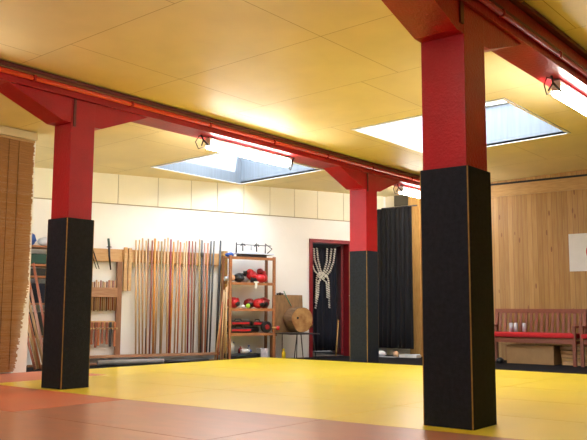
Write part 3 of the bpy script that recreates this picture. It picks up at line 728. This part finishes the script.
# ------------------------------------------------------------------ black curtain and papers
bc = wavy('black_curtain', M['darkcloth'], .87, 2.79, .028, 8, 'tall black curtain hanging right of the middle pillar', 'curtain', (XW - .27, 7.665, .07), PI / 2)
MB().tube([(-.12, 0, 2.80), (.70, 0, 2.80)], .012, 8).build('rod', M['darkmetal'], bc)
def box_thing(name, label, cat, c, size, m, rz=0, bev=.004, group=None):
    o = MB().box(-size[0] / 2, -size[1] / 2, 0, size[0] / 2, size[1] / 2, size[2], bev=bev).build(name, m, loc=c, rz=rz); return tag(o, label, cat, group)
box_thing('paper_stack', 'stack of white papers on the floor at the curtain foot', 'paper', (13.18, 7.62, FZ + .001), (.22, .36, .05), M['paper'], .1, .003)
box_thing('leaflet', 'white leaflet lying askew on top of the paper stack', 'paper', (13.18, 7.57, FZ + .052), (.20, .28, .010), M['lightblue'], .5, .001)
o = MB().blob((0, 0, .05), (.10, .12, .05), lump=.1).build('white_bag', M['paper'], loc=(13.20, 8.28, FZ + .002)); tag(o, 'crumpled white bag on the floor left of the curtain foot', 'bag')
o = MB().blob((0, 0, .05), (.05, .06, .055), lump=.1).build('brown_bundle', M['skin'], loc=(13.24, 7.96, FZ + .002)); tag(o, 'small light brown bundle on the floor before the black curtain', 'bundle')
box_thing('grey_mat', 'flat grey doormat on the floor before the black curtain', 'mat', (13.05, 8.05, FZ + .0005), (.26, .46, .006), M['grey'], 0, .001)

# ------------------------------------------------------------------ flag
r = thing('wall_flag', 'white flag with red disc on the boarded wall', 'flag', (XW - .008, 4.685, 1.50))
MB().box(-.006, -1.0, 0, 0, 0, .655).build('cloth', M['flagw'], r)
MB().tube([(-.0095, -.5, .33), (-.0065, -.5, .33)], .205, 40).build('red_disc', M['flagr'], r)

# ------------------------------------------------------------------ benches (local x = along bench towards -Y, y = depth towards wall)
def bench(label, loc, L=1.62):
    r = thing('garden_bench', label, 'bench', loc, -PI / 2, 'red-brown garden benches')
    # local x -> world -Y, local y -> world +X (towards the wall)
    w = .055
    for x in (0, L - w):
        MB().box(x, 0, 0, x + w, w, .62, bev=.005).build('front_leg', M['benchw'], r)
        mb = MB(); mb.prism([(.50, 0), (.555, 0), (.555, .42), (.62, .86), (.57, .86), (.50, .44)], 'x', x, x + w); mb.build('rear_leg', M['benchw'], r)
        MB().box(x - .005, -.02, .62, x + w + .005, .575, .648, bev=.006).build('armrest', M['benchw'], r)
        MB().box(x + .01, w, .35, x + w - .01, .5, .40).build('side_rail', M['benchw'], r)
    MB().box(w, .01, .36, L - w, .04, .425, bev=.004).build('front_rail', M['benchw'], r)
    mb = MB()
    for k in range(6): mb.box(.001 + w * (k > 4), .045 + k * .078, .43, L - w * (k > 4), .045 + k * .078 + .06, .448)
    mb.build('seat', M['benchw'], r)
    MB().box(w, .575, .855, L - w, .615, .93, bev=.006).box(.0, .575, .862, w, .615, .93).box(L - w, .575, .862, L, .615, .93).build('top_rail', M['benchw'], r)
    MB().box(w, .515, .47, L - w, .55, .53, bev=.004).build('lower_back_rail', M['benchw'], r)
    n = 16
    for k in range(n):
        x = w + .045 + k * (L - 2 * w - .09) / (n - 1)
        MB().prism([(.525, .53), (.545, .53), (.605, .856), (.585, .856)], 'x', x - .022, x + .022).build('back_slat', M['benchw'], r)
    return r
def cushion(label, loc, L=1.33):
    mb = MB(); mb.box(0, -.02, 0, L, .46, .075, bev=.022)
    o = mb.build('bench_cushion', M['redcloth'], loc=loc, rz=-PI / 2); return tag(o, label, 'cushion', 'red bench cushions')
b0 = bench('red-brown slatted bench right of the large near pillar', (12.80, 5.96, FZ))
cushion('long red cushion on the bench beside the near pillar', (12.81, 5.94, FZ + .450), 1.58)
dup(b0, (12.80, 4.27, FZ), label='red-brown slatted bench cut off by the right edge')
cushion('long red cushion on the bench at the right edge', (12.81, 4.25, FZ + .450), 1.58)
# cups on the bench
def cup(label, y):
    r = thing('tin_can', label, 'can', (13.215, y, FZ + .527), 0, 'cans on the bench')
    MB().lathe([(.034, 0), (.034, .145), (.028, .15)]).build('body', mat('can_pale', (.52, .56, .66), .4), r)
    MB().lathe([(.028, .15), (.03, .158)]).build('lid', M['silver'], r)
cup('left one of three pale cans on the bench cushion', 5.60); cup('middle one of three pale cans on the bench cushion', 5.515); cup('right one of three pale cans on the bench cushion', 5.36)
# under the benches
r = thing('cardboard_box', 'brown cardboard box under the bench', 'box', (12.90, 5.56, FZ + .001), -PI / 2)
MB().box(0, 0, 0, .82, .38, .30, bev=.006).build('carton', M['card'], r)
MB().box(-.006, -.006, .285, .826, .386, .312, bev=.004).build('lid', M['card'], r)
for k in range(5):
    box_thing('floor_board', ['bottom', 'second', 'third', 'fourth', 'topmost'][k] + ' pale board of the stack under the bench', 'board', (13.13, 4.03 + .01 * k, FZ + .002 + .062 * k), (.20 - .01 * k, 1.24, .052), M['pinetrim'] if k % 2 else M['plank'], 0, .004, 'boards under the bench')
o = MB().blob((0, 0, .05), (.09, .06, .05), lump=.08).build('dark_shoe', M['blk'], loc=(12.95, 5.64, FZ + .002)); o.location = (12.72, 5.60, FZ + .002)
tag(o, 'dark shoe on the floor at the left bench leg', 'shoe')

# ------------------------------------------------------------------ left bay behind the pillar: shelf, boxes, leaning sticks
def leftshelf():
    r = wthing('wall_shelf', 'brown open shelf in the left bay between blind and pillar', 'shelf', 0, 0, FZ); o = -FZ
    for a in (-.60, .54): MB().box(a, -.42, 0, a + .045, -.04, 1.84 + o, bev=.003).build('side_post', M['rackbrown'], r)
    for z in (1.79, 1.50, 1.32, .9, .4): MB().box(-.555, -.42, z + o - .03, .54, -.04, z + o, bev=.003).build('shelf_board', M['shelfw'], r)
leftshelf()
o = MB().blob((0, 0, .09), (.11, .10, .09), lump=.12).build('blue_bag', M['blue'], loc=wp(-.10, .28, 1.797), rz=WA); tag(o, 'crumpled dark blue bag on top of the left shelf', 'bag')
o = MB().blob((0, 0, .07), (.09, .08, .07), lump=.1).build('white_cloth', M['lightblue'], loc=wp(.12, .26, 1.797), rz=WA); tag(o, 'pale folded cloth on top of the left shelf', 'cloth')
box_thing('green_case', 'dark green case on the second board of the left shelf', 'case', wp(-.02, .25, 1.503), (.36, .26, .16), M['dkgreen'], WA, .02)
box_thing('white_folder', 'white folder leaning in the left shelf', 'folder', wp(.24, .28, 1.503), (.06, .24, .24), M['paper'], WA, .004)
box_thing('black_case', 'black case on the third board of the left shelf', 'case', wp(.05, .25, 1.323), (.5, .28, .11), M['blk'], WA, .015)
box_thing('dark_chest', 'dark chest on the lower board of the left shelf', 'chest', wp(.0, .25, .903), (.8, .30, .30), M['navy'], WA, .01)
box_thing('dark_bin', 'dark bin on the bottom board of the left shelf', 'bin', wp(.0, .25, .403), (.8, .30, .36), M['blk'], WA, .01)
for k, (b, t, zt, c) in enumerate(((.16, -.16, 1.42, 'or2'), (.12, -.20, 1.25, 'tan'), (.05, -.20, 1.0, 'or2'), (.0, -.20, .85, 'tan'), (.20, -.10, 1.5, 'rb'), (-.06, -.24, .7, 'rb'), (.10, -.14, 1.1, 'pink'))):
    m = mat('staff_' + c, SC_[c][0])
    o = MB().tube([(b, -.62 - .05 * k, FZ + .005), (t, -.46 - .045 * k, zt)], .02, 8).build('leaning_staff', m, loc=wp(0, 0, 0), rz=WA)
    tag(o, '%s staff leaning in the left bay, %s of the bundle' % (SC_[c][1], ordn[k]), 'staff', 'staffs leaning in the left bay')

# ------------------------------------------------------------------ world, camera
w = bpy.data.worlds.new('World'); SC.world = w; w.use_nodes = True
bg = w.node_tree.nodes['Background']; bg.inputs[0].default_value = (0.93, 0.97, 1.0, 1); bg.inputs[1].default_value = 8.5

sl = bpy.data.lights.new('sun', 'SUN'); sl.energy = 16.0; sl.angle = math.radians(1.0); sl.color = (1.0, .96, .9)
so = bpy.data.objects.new('sun', sl); COL.objects.link(so); so.rotation_euler = Vector((-.06, .95, -.315)).to_track_quat('-Z', 'Y').to_euler(); so.location = (9, -3, 8)
cam = bpy.data.cameras.new('Camera'); co = bpy.data.objects.new('Camera', cam); COL.objects.link(co); SC.camera = co
F, P_, R_, Y_ = 777.98, math.radians(6.6475), math.radians(.2417), math.radians(38.4858)
def ray(px_, py_):
    x, yy, z = px_ - 293.5, py_ - 220, F
    x2 = x * math.cos(R_) + yy * math.sin(R_); y2 = -x * math.sin(R_) + yy * math.cos(R_)
    y3 = y2 * math.cos(P_) - z * math.sin(P_); z3 = y2 * math.sin(P_) + z * math.cos(P_)
    return Vector((x2 * math.sin(Y_) + z3 * math.cos(Y_), -x2 * math.cos(Y_) + z3 * math.sin(Y_), -y3))
fwd = ray(293.5, 220).normalized(); rt = (ray(294.5, 220) - ray(293.5, 220)).normalized(); up = rt.cross(fwd)
mw = Matrix((rt, up, -fwd)).transposed().to_4x4(); mw.translation = (0, 0, H)
co.matrix_world = mw
cam.sensor_fit = 'HORIZONTAL'; cam.sensor_width = 36; cam.lens = F / 587 * 36; cam.clip_end = 200; cam.clip_start = .05

SC.view_settings.view_transform = 'Standard'; SC.view_settings.look = 'None'; SC.view_settings.gamma = 1; SC.view_settings.use_curve_mapping = False
SC.view_settings.exposure = 0.85
SC.cycles.use_denoising = True
SC.cycles.max_bounces = 10; SC.cycles.diffuse_bounces = 6
SC.cycles.sample_clamp_indirect = 8
